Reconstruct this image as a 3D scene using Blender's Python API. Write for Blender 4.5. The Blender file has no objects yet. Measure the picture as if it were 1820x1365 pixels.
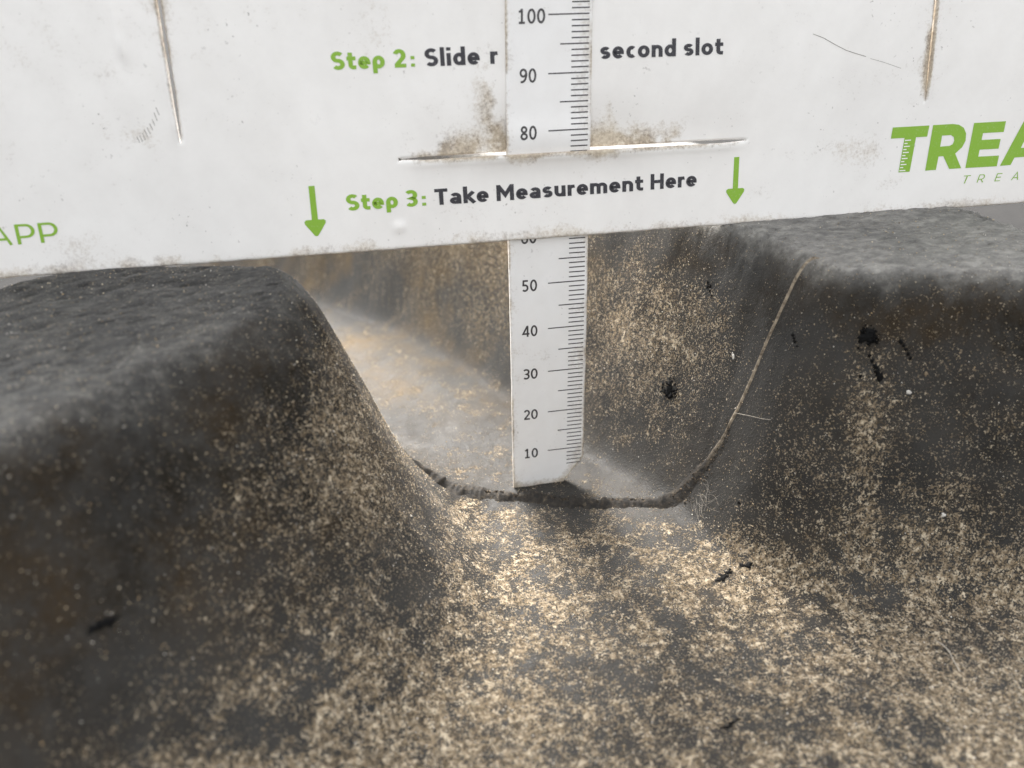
import bpy, math, random
import numpy as np
from mathutils import Vector, Matrix

S = 0.001                                   # everything below is measured in millimetres
SC = bpy.context.scene
COL = SC.collection

# ------------------------------------------------------------------ camera, sky, sun, exposure
cam = bpy.data.cameras.new("camera")
cam_ob = bpy.data.objects.new("camera", cam)
COL.objects.link(cam_ob)
cam.sensor_fit = 'HORIZONTAL'
cam.sensor_width = 36.0
cam.lens = 36.0 * 1500 / 1820
cam.clip_start = 0.005
cam.clip_end = 60.0
RIGHT = Vector((0.98131526, -0.19139597, -0.01969618))
FWD = Vector((0.16179164, 0.87623972, -0.45390243))
UPV = RIGHT.cross(FWD)
m = Matrix((RIGHT, UPV, -FWD)).transposed().to_4x4()
m.translation = Vector((-35.0564, -159.1279, 109.9222)) * S
cam_ob.matrix_world = m
cam.dof.use_dof = True
cam.dof.focus_distance = 0.174
cam.dof.aperture_fstop = 15
cam.dof.aperture_blades = 0
SC.camera = cam_ob

SUN_EL, SUN_AZ = math.radians(46), math.radians(-8)       # azimuth measured from +Y towards +X
world = bpy.data.worlds.new("World")
SC.world = world
world.use_nodes = True
wn = world.node_tree
wn.nodes.clear()
sky = wn.nodes.new('ShaderNodeTexSky')
sky.sky_type = 'NISHITA'
sky.sun_disc = False
sky.sun_elevation = SUN_EL
sky.sun_rotation = SUN_AZ
sky.air_density = 1.0
sky.dust_density = 5.0
sky.ozone_density = 1.0
hs = wn.nodes.new('ShaderNodeHueSaturation')
hs.inputs['Saturation'].default_value = 0.14
bg = wn.nodes.new('ShaderNodeBackground')
bg.inputs['Strength'].default_value = 0.13
wo = wn.nodes.new('ShaderNodeOutputWorld')
wn.links.new(sky.outputs[0], hs.inputs['Color'])
wn.links.new(hs.outputs[0], bg.inputs['Color'])
wn.links.new(bg.outputs[0], wo.inputs['Surface'])

sun = bpy.data.lights.new("sun", 'SUN')
sun.energy = 1.35
sun.angle = math.radians(20)
sun.color = (1.0, 0.93, 0.84)
sun_ob = bpy.data.objects.new("sun", sun)
COL.objects.link(sun_ob)
sd = Vector((math.sin(SUN_AZ) * math.cos(SUN_EL), math.cos(SUN_AZ) * math.cos(SUN_EL), math.sin(SUN_EL)))
sun_ob.rotation_euler = sd.to_track_quat('Z', 'Y').to_euler()
sun_ob.location = sd * 3

SC.view_settings.view_transform = 'Standard'
SC.view_settings.look = 'None'
SC.view_settings.exposure = 2.1
SC.view_settings.gamma = 1.0
SC.cycles.max_bounces = 6

# ------------------------------------------------------------------ noise and terrain functions
rng = np.random.default_rng(7)
_T = rng.random((512, 512))


def vnoise(x, y, seed=0):
    x = np.asarray(x, float) + seed * 17.37
    y = np.asarray(y, float) + seed * 41.91
    xi = np.floor(x).astype(int); yi = np.floor(y).astype(int)
    fx = x - xi; fy = y - yi
    fx = fx * fx * (3 - 2 * fx); fy = fy * fy * (3 - 2 * fy)
    a = _T[yi % 512, xi % 512]; b = _T[yi % 512, (xi + 1) % 512]
    c = _T[(yi + 1) % 512, xi % 512]; d = _T[(yi + 1) % 512, (xi + 1) % 512]
    return (a * (1 - fx) + b * fx) * (1 - fy) + (c * (1 - fx) + d * fx) * fy


def fbm(x, y, oct=4, seed=0, gain=0.5):
    t = 0; amp = 1; tot = 0
    for o in range(oct):
        t = t + amp * vnoise(x * 2 ** o, y * 2 ** o, seed + o * 3)
        tot += amp; amp *= gain
    return t / tot


def sst(a, b, x):
    t = np.clip((x - a) / (b - a), 0, 1)
    return t * t * (3 - 2 * t)


def sdpoly(x, y, P):
    P = np.array(P, float); n = len(P)
    d = np.full(x.shape, 1e18); inside = np.zeros(x.shape, bool)
    for i in range(n):
        a = P[i]; b = P[(i + 1) % n]
        e = b - a; wx = x - a[0]; wy = y - a[1]
        t = np.clip((wx * e[0] + wy * e[1]) / (e @ e), 0, 1)
        dx = wx - e[0] * t; dy = wy - e[1] * t
        d = np.minimum(d, dx * dx + dy * dy)
        c = ((a[1] > y) != (b[1] > y))
        with np.errstate(divide='ignore', invalid='ignore'):
            xx = (b[0] - a[0]) * (y - a[1]) / (b[1] - a[1] + 1e-12) + a[0]
        inside ^= c & (x < xx)
    d = np.sqrt(d)
    return np.where(inside, -d, d)


def smin(a, b, k):
    h = np.maximum(k - np.abs(a - b), 0) / k
    return np.minimum(a, b) - h * h * k * 0.25


def smax(a, b, k):
    return -smin(-a, -b, k)


def rounded(P, it=2):
    P = [np.array(p, float) for p in P]
    for _ in range(it):                     # corner cutting
        Q = []
        for i in range(len(P)):
            a, b = P[i], P[(i + 1) % len(P)]
            Q += [a * .75 + b * .25, a * .25 + b * .75]
        P = Q
    return P


LUG_L = rounded([(-58, -1), (-45.8, -4), (-46, -27), (-80, -59), (-140, -125), (-240, -200),
                 (-300, -120), (-175, -45), (-108, -12), (-94, 1), (-80, 3)])
LUG_R = rounded([(42.0, -8), (45.3, -28), (49, -33.5), (57, -35), (76, -40.5), (93, -44), (97, -30), (95.5, -8),
                 (88, 14), (40, 150), (-60, 330), (-140, 290), (-18, 130)])
TOP = 59.6


def height(x, y, fine=True):
    x = np.asarray(x, float); y = np.asarray(y, float)
    dL = sdpoly(x, y, LUG_L); dR = sdpoly(x, y, LUG_R)
    tl = TOP - 0.004 * np.maximum(-(y + 12), 0) ** 1.5 + .8 * sst(-14, -5, y) + 0.0 * x
    tr = TOP + .45 * sst(-14, -5, y) + 0.0 * x
    if fine:
        wob = (fbm(x / 26, y / 26, 2, 5) - .5) * 3.0 + (fbm(x / 7, y / 7, 2, 6) - .5) * .7
        dL = dL + wob; dR = dR + wob * .8
    zL = smax(smin(tl, TOP - 2.5 * (dL + .2), 10), 0 * x, 26 + 22 * sst(-8, -45, y))
    zR = smax(smin(tr, TOP - 4.3 * (dR + .2), 7), 0 * x, 27)
    z = smax(zL, zR, 4)
    # the carcass under the lugs falls away round the tyre and across it
    z = z - np.maximum(np.hypot(x * .9, np.minimum(y, 0)) - 95, 0) ** 2 / 420 - np.maximum(y - 70, 0) ** 2 / 900
    z = z + 2.0 * sst(4, 26, (x - 4) * .93 - (y + 8) * .37) * sst(40, 0, z) * sst(60, 30, x) * sst(-60, -20, y)
    # torn skin on the top edge of the right lug near the card
    if fine:
        tp = np.maximum(sst(0, -3, dL), sst(0, -3, dR))
        sc = fbm((x * .93 + y * .37) / 3.4, (y * .93 - x * .37) / 1.1, 3, 201)
        z = z - tp * sst(.60, .74, sc) * .28 - tp * (fbm(x / .9, y / .9, 2, 205) - .5) * .16
        z = z + (fbm(x / 16, y / 16, 3, 1) - .5) * (1.1 - .5 * tp)
        z = z + (fbm(x / 2.2, y / 2.2, 3, 2) - .5) * .22
        near = np.exp(-((dR + .5) / 3.0) ** 2) * sst(-27, -12, y) * sst(20, 0, y)
        rid = 1 - np.abs(fbm(x / 3.2, y / 3.2, 3, 9) - .5) * 2
        z = z - near * sst(.82, .97, rid) * .8 + near * (fbm(x / 1.6, y / 1.6, 2, 4) - .5) * .9
    return z


def lugdist(x, y):
    return sdpoly(x, y, LUG_L), sdpoly(x, y, LUG_R)


def flank_xy(x, y, z):
    """pattern coordinates that follow the flanks, so that patches neither stretch nor streak"""
    return x + .6 * z * np.tanh(x / 15), y + .9 * z


def dust_density(x, y, z):
    """how much dried soil sticks where on the rubber (0..1)"""
    dL, dR = lugdist(x, y)
    xa, ya = flank_xy(x, y, z)
    f1 = fbm(xa / 17, ya / 17, 4, 21)
    f2 = fbm(xa / 2.8, ya / 2.8, 3, 31, .6)
    f3 = fbm(xa / 7.5, ya / 7.5, 3, 37)
    pat = (f1 - .5) * .6 + (f2 - .5) * 1.35 + (f3 - .5) * .6
    sy = (x - 4) * .37 + (y + 8) * .93                     # distance behind the mould seam
    floor = sst(16, 3, z) + sst(30, 10, z) * sst(-38, -62, y) * (1 - sst(16, 3, z))
    front = sst(2, -14, sy)
    base = floor * (0.10 + 0.47 * front + .10 * sst(-30, -75, y)) + (1 - floor) * 0.30
    # clean strip before the right lug's nose
    base -= .34 * np.exp(-(((x - 36) / 17) ** 2 + ((y + 20) / 9) ** 2))
    # bands of soil clinging to the flanks
    wallL = sst(-1, 5, dL) * sst(24, 12, dL)
    base += wallL * (.20 * sst(-65, -30, y) + .0)
    base += .24 * np.exp(-((np.abs(x + 40 + .35 * (y + 30)) / 6) ** 2)) * wallL
    wallR = sst(1, 5, dR) * sst(20, 10, dR)
    base += wallR * sst(-26, -14, y) * (.10 + .22 * np.exp(-((z - 38) / 12) ** 2))
    base += .26 * np.exp(-(((x - 52 + .15 * (y + 40)) / 3.5) ** 2)) * wallR
    base -= .30 * sst(-52, -78, x) * (1 - floor)  # soil thinned towards the left to imitate shade on that wall
    # worn lug tops stay nearly bare
    top = np.maximum(sst(2, -3, dL), sst(2, -3, dR))
    base = base * (1 - top) + .0 * top
    base -= .30 * (np.exp(-((dL - 2) / 5.5) ** 2) + .6 * np.exp(-((dR - 1.5) / 3.5) ** 2))
    return np.clip(base + pat * (.42 + .58 * floor) * (1 - .85 * top), 0, 1)


def film_shading_worn(x, y, z):  # brown soil coat, plus shade and far sheen put into the colour
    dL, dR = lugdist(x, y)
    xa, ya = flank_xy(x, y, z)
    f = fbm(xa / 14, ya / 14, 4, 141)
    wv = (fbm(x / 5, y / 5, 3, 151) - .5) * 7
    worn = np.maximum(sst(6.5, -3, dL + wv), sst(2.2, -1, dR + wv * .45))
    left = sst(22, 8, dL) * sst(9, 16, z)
    film = (.75 * left * sst(2, -22, y - .3 * (x + 46)) + .25 * left + .30 * sst(14, 3, dR) * sst(-24, -34, y - .1 * x) * sst(46, 56, x)) * (1 - worn)  # left terms: brown coat, darkened to stand in for shade there
    film = film + .45 * sst(12, 70, y) * (1 - worn) + .10  # far term paints in the pale grazing sheen of the groove behind
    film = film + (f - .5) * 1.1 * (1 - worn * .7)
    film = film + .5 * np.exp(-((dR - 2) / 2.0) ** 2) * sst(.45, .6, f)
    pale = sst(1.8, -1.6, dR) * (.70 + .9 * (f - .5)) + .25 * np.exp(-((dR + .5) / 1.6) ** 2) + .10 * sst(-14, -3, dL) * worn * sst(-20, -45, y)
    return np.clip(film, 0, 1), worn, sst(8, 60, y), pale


# ------------------------------------------------------------------ node helpers
def mat(name):
    mt = bpy.data.materials.new(name)
    mt.use_nodes = True
    nt = mt.node_tree
    b = nt.nodes['Principled BSDF']
    return mt, nt, b


def N(nt, typ, **kw):
    n = nt.nodes.new(typ)
    for k, v in kw.items():
        setattr(n, k, v)
    return n


def noise(nt, vec, scale, detail=3, rough=.55, dist=0.0):
    n = nt.nodes.new('ShaderNodeTexNoise')
    n.inputs['Scale'].default_value = scale
    n.inputs['Detail'].default_value = detail
    n.inputs['Roughness'].default_value = rough
    n.inputs['Distortion'].default_value = dist
    nt.links.new(vec, n.inputs['Vector'])
    return n.outputs['Fac']


def ramp(nt, fac, stops):
    r = nt.nodes.new('ShaderNodeValToRGB')
    el = r.color_ramp.elements
    while len(el) < len(stops):
        el.new(0.5)
    for e, (p, c) in zip(el, stops):
        e.position = p
        e.color = (c, c, c, 1) if isinstance(c, (int, float)) else (*c, 1)
    nt.links.new(fac, r.inputs['Fac'])
    return r.outputs['Color']


def mth(nt, op, a, b=None, clamp=False):
    n = nt.nodes.new('ShaderNodeMath')
    n.operation = op
    n.use_clamp = clamp
    for i, v in enumerate((a, b)):
        if v is None:
            continue
        if isinstance(v, (int, float)):
            n.inputs[i].default_value = v
        else:
            nt.links.new(v, n.inputs[i])
    return n.outputs[0]


def mixc(nt, fac, a, b):
    n = nt.nodes.new('ShaderNodeMix')
    n.data_type = 'RGBA'
    for s, v in ((n.inputs['Factor'], fac), (n.inputs['A'], a), (n.inputs['B'], b)):
        if isinstance(v, (int, float)):
            s.default_value = v
        elif isinstance(v, tuple):
            s.default_value = (*v, 1)
        else:
            nt.links.new(v, s)
    return n.outputs['Result']


def bump(nt, h, dist, strength=1.0, normal=None):
    n = nt.nodes.new('ShaderNodeBump')
    n.inputs['Distance'].default_value = dist
    n.inputs['Strength'].default_value = strength
    nt.links.new(h, n.inputs['Height'])
    if normal is not None:
        nt.links.new(normal, n.inputs['Normal'])
    return n.outputs['Normal']


def attr(nt, name):
    n = nt.nodes.new('ShaderNodeAttribute')
    n.attribute_name = name
    return n.outputs


def objco(nt):
    return nt.nodes.new('ShaderNodeTexCoord').outputs['Object']


# ------------------------------------------------------------------ materials
def make_rubber():
    mt, nt, b = mat("rubber")
    co = objco(nt)
    dust = attr(nt, 'dust')['Fac']
    film_shading_a = attr(nt, 'film')['Fac']
    worn = attr(nt, 'worn')['Fac']
    n1 = noise(nt, co, 3000, 2, .6)
    n2 = noise(nt, co, 1250, 3, .62)
    n3 = noise(nt, co, 240, 4, .65)
    s = mth(nt, 'ADD', mth(nt, 'MULTIPLY', n1, 1.9), mth(nt, 'MULTIPLY', n2, 1.1))
    s = mth(nt, 'ADD', s, mth(nt, 'MULTIPLY', mth(nt, 'MINIMUM', dust, .80), .66))
    mask = ramp(nt, mth(nt, 'MULTIPLY', s, .5), [(.925, 0.0), (.985, 1.0)])
    fl = mth(nt, 'MULTIPLY', mth(nt, 'ADD', film_shading_a, mth(nt, 'MULTIPLY', dust, .35)),
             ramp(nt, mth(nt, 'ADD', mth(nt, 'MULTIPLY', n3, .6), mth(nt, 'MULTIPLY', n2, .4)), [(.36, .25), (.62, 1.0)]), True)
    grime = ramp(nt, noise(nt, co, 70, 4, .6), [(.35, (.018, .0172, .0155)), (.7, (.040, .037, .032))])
    film_shading_c = ramp(nt, noise(nt, co, 55, 3, .6), [(.40, (.017, .014, .010)), (.62, (.042, .030, .018))])  # darkest browns also carry the left wall's painted shade
    film_shading_c = mixc(nt, attr(nt, 'far')['Fac'], film_shading_c, ramp(nt, noise(nt, co, 40, 3, .6), [(.42, (.095, .092, .086)), (.62, (.18, .128, .07))]))  # far grey imitates sky sheen, the orange is soil
    # abraded rubber on the running surface: streaky and greyer
    mp = N(nt, 'ShaderNodeMapping')
    mp.inputs['Rotation'].default_value = (0, 0, math.radians(22))
    mp.inputs['Scale'].default_value = (.8, 1.3, 1.1)
    nt.links.new(co, mp.inputs['Vector'])
    st = noise(nt, mp.outputs[0], 420, 8, .70)
    wc = ramp(nt, st, [(.34, (.008, .008, .008)), (.50, (.026, .025, .023)), (.66, (.085, .08, .07))])
    soil = ramp(nt, noise(nt, co, 900, 3, .65), [(.34, (.07, .052, .032)), (.5, (.24, .185, .12)), (.66, (.52, .44, .32))])
    wc2 = ramp(nt, st, [(.32, (.10, .097, .09)), (.5, (.19, .183, .168)), (.66, (.31, .30, .27))])
    wc = mixc(nt, attr(nt, 'pale')['Fac'], wc, wc2)
    spk = ramp(nt, noise(nt, co, 2600, 2, .6), [(.635, 0.0), (.69, .8)])
    wc = mixc(nt, spk, wc, (.30, .28, .24))
    c = mixc(nt, worn, grime, wc)
    c = mixc(nt, fl, c, film_shading_c)
    c = mixc(nt, mask, c, soil)
    nt.links.new(c, b.inputs['Base Color'])
    r = ramp(nt, n3, [(.3, .46), (.7, .60)])
    r = mixc(nt, fl, r, (.74, .74, .74))
    r = mixc(nt, mask, r, (.85, .85, .85))
    nt.links.new(r, b.inputs['Roughness'])
    sp = mth(nt, 'SUBTRACT', .31, mth(nt, 'MULTIPLY', fl, .27))
    nt.links.new(sp, b.inputs['Specular IOR Level'])
    b.inputs['Sheen Weight'].default_value = .07
    b.inputs['Sheen Roughness'].default_value = .45
    b.inputs['Sheen Tint'].default_value = (.92, .93, .95, 1)
    h = mth(nt, 'ADD', mth(nt, 'MULTIPLY', mask, .5), mth(nt, 'MULTIPLY', n1, .5))
    nrm = bump(nt, n3, .0006, .45)
    nrm = bump(nt, mth(nt, 'MULTIPLY', st, worn), .0004, .6, nrm)
    nrm = bump(nt, noise(nt, co, 3200, 2, .6), .00008, .9, nrm)
    nrm = bump(nt, h, .00028, 1.0, nrm)
    nt.links.new(nrm, b.inputs['Normal'])
    return mt


def make_seam_mat():
    mt, nt, b = mat("torn_rubber")
    co = objco(nt)
    n1 = noise(nt, co, 900, 4, .7)
    lo = ramp(nt, n1, [(.38, (.010, .009, .008)), (.58, (.034, .027, .019)), (.76, (.15, .115, .075))])
    hi = ramp(nt, n1, [(.35, (.10, .075, .05)), (.65, (.36, .30, .22))])
    c = mixc(nt, attr(nt, 'pale')['Fac'], lo, hi)
    nt.links.new(c, b.inputs['Base Color'])
    b.inputs['Roughness'].default_value = .85
    nt.links.new(bump(nt, n1, .0004, 1.0), b.inputs['Normal'])
    return mt


def make_plastic(name, tint=(.88, .855, .815)):
    mt, nt, b = mat(name)
    co = objco(nt)
    dirt = attr(nt, 'dirt')['Fac']
    sp = noise(nt, co, 1700, 3, .7)
    md = noise(nt, co, 260, 5, .7)
    sm = noise(nt, co, 32, 5, .62)
    # brown soil ground into the surface
    t = mth(nt, 'ADD', mth(nt, 'ADD', mth(nt, 'MULTIPLY', sp, .5), mth(nt, 'MULTIPLY', md, .5)), mth(nt, 'MULTIPLY', dirt, .46))
    soil = ramp(nt, t, [(.64, 0.0), (1.0, .80)])
    # sparse dark specks everywhere
    sk = mth(nt, 'MULTIPLY', ramp(nt, noise(nt, co, 1250, 2, .5), [(.685, 0.0), (.74, 1.0)]),
             ramp(nt, noise(nt, co, 70, 3, .6), [(.48, 0.0), (.66, .75)]))
    haze = ramp(nt, mth(nt, 'ADD', mth(nt, 'MULTIPLY', sm, .7), mth(nt, 'MULTIPLY', md, .3)), [(.38, 0.0), (.68, .45)])
    c = mixc(nt, haze, tint, (.69, .66, .62))
    c = mixc(nt, sk, c, (.22, .19, .16))
    warm = ramp(nt, mth(nt, 'ADD', mth(nt, 'MULTIPLY', sp, .6), mth(nt, 'MULTIPLY', noise(nt, co, 120, 3, .6), .4)), [(.38, (.60, .51, .37)), (.52, (.38, .29, .18)), (.64, (.16, .11, .07))])
    c = mixc(nt, soil, c, warm)
    nt.links.new(c, b.inputs['Base Color'])
    rr = mixc(nt, soil, ramp(nt, md, [(.3, .27), (.7, .42)]), (.8, .8, .8))
    nt.links.new(rr, b.inputs['Roughness'])
    nr = bump(nt, noise(nt, co, 45, 2, .5), .0003, .25)
    nr = bump(nt, mth(nt, 'ADD', md, mth(nt, 'MULTIPLY', soil, .8)), .00006, .5, nr)
    nt.links.new(nr, b.inputs['Normal'])
    return mt


def make_ink(name, col, worn=.5):
    mt, nt, b = mat(name)
    co = objco(nt)
    w = ramp(nt, noise(nt, co, 2600, 2, .6), [(.58, 0.0), (.75, worn)])
    c = mixc(nt, w, col, tuple(min(1, v * .5 + .33) for v in col))
    nt.links.new(c, b.inputs['Base Color'])
    b.inputs['Roughness'].default_value = .45
    return mt


def make_plain(name, col, rough=.6, var=.35, scale=800, bd=.0002):
    mt, nt, b = mat(name)
    co = objco(nt)
    n1 = noise(nt, co, scale, 4, .65)
    lo = tuple(v * (1 - var) for v in col); hi = tuple(min(1, v * (1 + var)) for v in col)
    nt.links.new(ramp(nt, n1, [(.3, lo), (.7, hi)]), b.inputs['Base Color'])
    b.inputs['Roughness'].default_value = rough
    nt.links.new(bump(nt, n1, bd, .6), b.inputs['Normal'])
    return mt


def make_sand():
    mt, nt, b = mat("sand_grain")
    nt.links.new(attr(nt, 'tone')['Color'], b.inputs['Base Color'])
    b.inputs['Roughness'].default_value = .27
    b.inputs['Specular IOR Level'].default_value = .8
    return mt


def make_ground():
    mt, nt, b = mat("concrete_ground")
    co = objco(nt)
    n1 = noise(nt, co, 14, 5, .6); n2 = noise(nt, co, 160, 4, .7)
    c = ramp(nt, mth(nt, 'ADD', mth(nt, 'MULTIPLY', n1, .6), mth(nt, 'MULTIPLY', n2, .4)),
             [(.3, (.035, .035, .035)), (.55, (.052, .051, .05)), (.75, (.075, .07, .064))])
    nt.links.new(c, b.inputs['Base Color'])
    b.inputs['Roughness'].default_value = 1.0
    b.inputs['Specular IOR Level'].default_value = .05
    nt.links.new(bump(nt, n2, .003, .5), b.inputs['Normal'])
    return mt


M_RUBBER = make_rubber()
M_SEAM = make_seam_mat()
M_CARD = make_plastic("white_plastic")
M_RULER = make_plastic("ruler_plastic", (.86, .845, .82))
M_GREEN = make_ink("green_ink", (.235, .44, .028), .35)
M_BLACK = make_ink("black_ink", (.028, .026, .032), .35)
M_TICK = make_ink("tick_ink", (.045, .04, .04), .5)
M_TAR = make_plain("tar", (.002, .002, .002), .55, .3)
M_TAR.node_tree.nodes["Principled BSDF"].inputs["Specular IOR Level"].default_value = .12
M_SAND = make_sand()
M_CRUMB = make_sand()
M_CRUMB.name = 'earth_crumb'
M_CRUMB.node_tree.nodes['Principled BSDF'].inputs['Roughness'].default_value = .9
M_CRUMB.node_tree.nodes['Principled BSDF'].inputs['Specular IOR Level'].default_value = .3
M_FIBRE = make_plain("fibre", (.42, .38, .32), .7, .15)
M_CHIP = make_plain("chalk_chip", (.55, .52, .47), .8, .2)
M_BARK = make_plain("soil_crumb", (.16, .12, .075), .9, .4)
M_GROUND = make_ground()


# ------------------------------------------------------------------ object helpers
def mesh_ob(name, verts, faces, material, parent=None, smooth=False, attrs=None, colattrs=None):
    me = bpy.data.meshes.new(name)
    verts = np.asarray(verts, dtype=np.float64) * S
    faces = np.asarray(faces) if not isinstance(faces, list) else faces
    if isinstance(faces, np.ndarray):
        k = faces.shape[1]; nf = len(faces)
        me.vertices.add(len(verts)); me.vertices.foreach_set('co', verts.astype(np.float32).ravel())
        me.loops.add(nf * k); me.loops.foreach_set('vertex_index', faces.astype(np.int32).ravel())
        me.polygons.add(nf)
        me.polygons.foreach_set('loop_start', np.arange(nf, dtype=np.int32) * k)
        me.polygons.foreach_set('loop_total', np.full(nf, k, dtype=np.int32))
        me.update(calc_edges=True)
    else:
        me.from_pydata(verts.tolist(), [], faces)
    for nm, a in (attrs or {}).items():
        at = me.attributes.new(nm, 'FLOAT', 'POINT')
        at.data.foreach_set('value', np.asarray(a, np.float32).ravel())
    for nm, a in (colattrs or {}).items():
        at = me.attributes.new(nm, 'FLOAT_COLOR', 'POINT')
        at.data.foreach_set('color', np.asarray(a, np.float32).ravel())
    if smooth:
        me.polygons.foreach_set('use_smooth', np.ones(len(me.polygons), bool))
    me.validate()
    me.materials.append(material)
    o = bpy.data.objects.new(name, me)
    COL.objects.link(o)
    if parent is not None:
        o.parent = parent
    return o


def empty(name, label, cat, loc=(0, 0, 0), group=None):
    o = bpy.data.objects.new(name, None)
    o.empty_display_size = .01
    COL.objects.link(o)
    o.location = Vector(loc) * S
    tag(o, label, cat, group)
    return o


def tag(o, label, cat, group=None, kind=None):
    if label: o['label'] = label
    if cat: o['category'] = cat
    if group: o['group'] = group
    if kind: o['kind'] = kind
    return o


def grid_faces(nx, ny, keep=None):
    i = np.arange(nx - 1); j = np.arange(ny - 1)
    I, J = np.meshgrid(i, j)
    a = J * nx + I
    f = np.stack([a, a + 1, a + 1 + nx, a + nx], -1)
    if keep is not None:
        f = f[keep]
    return f.reshape(-1, 4)


# ------------------------------------------------------------------ ground far below the tyre
def build_ground():
    v = np.array([(-20000, -20000, -420), (20000, -20000, -420), (20000, 20000, -420), (-20000, 20000, -420)], float)
    o = mesh_ob("ground", v, [(0, 1, 2, 3)], M_GROUND)
    o['kind'] = 'structure'


build_ground()

# ------------------------------------------------------------------ the tyre
tyre = empty("tractor_tyre", "worn black rubber tractor tyre tread with two tall lugs, dusted with tan soil", "tyre")


def axis(parts):
    out = [parts[0][0]]
    for a, b, st in parts:
        n = max(1, int(round((b - a) / st)))
        out += list(a + (b - a) * (np.arange(n) + 1) / n)
    return np.array(out)


def build_tread():
    xs = axis([(-230, -125, 3), (-125, -75, .7), (-75, 60, .42), (60, 112, .6), (112, 230, 3)])
    ys = axis([(-230, -105, 3), (-105, 22, .45), (22, 70, .8), (70, 330, 2)])
    X, Y = np.meshgrid(xs, ys)
    Z = height(X, Y)
    Z = np.maximum(Z, -170)
    D = dust_density(X, Y, Z)
    nx, ny = len(xs), len(ys)
    V = np.stack([X, Y, Z], -1).reshape(-1, 3)
    F = grid_faces(nx, ny)
    D = D.ravel()
    FW = [a.ravel() for a in film_shading_worn(X, Y, Z)]
    # close the carcass with side walls and a bottom
    idx = np.arange(nx * ny).reshape(ny, nx)
    loop = list(idx[0, :]) + list(idx[1:, -1]) + list(idx[-1, -2::-1]) + list(idx[-2:0:-1, 0])
    L = np.array(loop)
    base = V[L].copy(); base[:, 2] = -175
    b0 = len(V); n = len(L)
    V = np.concatenate([V, base]); D = np.concatenate([D, np.zeros(n)]); FW = [np.concatenate([a, np.zeros(n)]) for a in FW]
    k = np.arange(n); k2 = (k + 1) % n
    F = np.concatenate([F, np.stack([L[k], b0 + k, b0 + k2, L[k2]], -1)])
    mesh_ob("tread", V, F, M_RUBBER, tyre, True, {'dust': D, 'film': FW[0], 'worn': FW[1], 'far': FW[2], 'pale': FW[3]})  # film: brown soil coat with left-wall shade and far sheen painted in


build_tread()

SN = np.array([.37, .93]); SN = SN / np.linalg.norm(SN)
SD = np.array([SN[1], -SN[0]])


def build_seam():
    s = np.arange(-50, 46.5, .22)
    px = 4 + SD[0] * s; py = -8 + SD[1] * s
    onfloor = sst(-49, -38, s) * sst(34, 22, s)
    hgt = .26 + onfloor * (.85 + 1.1 * (fbm(s / 2.2, s * 0, 3, 51) - .5) * 2) + (fbm(s / .9, s * 0, 2, 52) - .5) * .3 * onfloor
    hgt = np.maximum(hgt, .2) * sst(46.5, 43, s) * sst(-50, -44, s)
    wid = .20 + onfloor * (1.0 + .7 * sst(-8, -30, s) + 1.2 * (fbm(s / 1.5, s * 0, 2, 53) - .5))
    wob = (fbm(s / 7, s * 0, 2, 54) - .5) * 1.6 + (fbm(s / 1.1, s * 0, 2, 57) - .5) * .3
    prof = [(-1.9, -.25), (-1.15, .30), (-.75, .80), (-.2, 1.0), (.3, .93), (.8, .62), (1.2, .2), (1.8, -.25)]
    V = []
    eps = .25
    z0 = height(px, py, True)
    gx = (height(px + SD[0], py + SD[1]) - height(px - SD[0], py - SD[1])) / 2
    # normal inside the seam plane
    nl = np.sqrt(1 + gx * gx)
    nx_, nz_ = -gx / nl, 1 / nl
    for k, (a, h) in enumerate(prof):
        jit = (fbm(s / .55 + k * 9.1, s * 0 + k * 3.3, 2, 60) - .5)
        q = a * wid + wob + jit * .35 * onfloor
        bx = px + SN[0] * q; by = py + SN[1] * q
        bz = height(bx, by, True)
        hh = h * hgt * (1 + jit * .5 * (h > 0))
        bx = bx + SD[0] * nx_ * hh; by = by + SD[1] * nx_ * hh; bz = bz + nz_ * hh
        V.append(np.stack([bx, by, bz], -1))
    V = np.array(V)                           # k, s, 3
    K, n = V.shape[:2]
    F = grid_faces(n, K)
    pale = np.repeat(sst(29, 35, s)[None], K, 0)
    mesh_ob("mould_seam", V.reshape(-1, 3), F, M_SEAM, tyre, True, {'pale': pale.ravel()})


build_seam()


def build_crumbs():
    R_ = np.random.default_rng(12)
    n = 3200
    s = R_.uniform(-42, 34, n)
    q = R_.normal(0, .8, n) + np.where(s > 26, -.9 * R_.random(n), 0)
    wob = (fbm(s / 7, s * 0, 2, 54) - .5) * 1.6
    x = 4 + SD[0] * s + SN[0] * (q + wob); y = -8 + SD[1] * s + SN[1] * (q + wob)
    z = height(x, y) + np.maximum(0, 1.1 - np.abs(q) * 1.1) * sst(33, 26, s) * sst(-49, -38, s) * R_.uniform(.4, 1.1, n)
    r = R_.uniform(.08, .34, n) * (.6 + .4 * R_.random(n))
    V, F = ico_cloud(np.stack([x, y, z], -1), r, R_)
    c = np.array([(.035, .028, .02), (.07, .052, .034), (.016, .014, .012), (.20, .15, .10)])[R_.choice(4, n, p=[.4, .25, .23, .12])]
    tone = np.ones((n, 6, 4)); tone[..., :3] = c[:, None]
    o = mesh_ob("seam_crumbs", V, F, M_CRUMB, None, False, None, {'tone': tone.reshape(-1, 4)})
    tag(o, "dark earth crumbs packed along the raised mould seam", "dirt", None, 'stuff')


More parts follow.
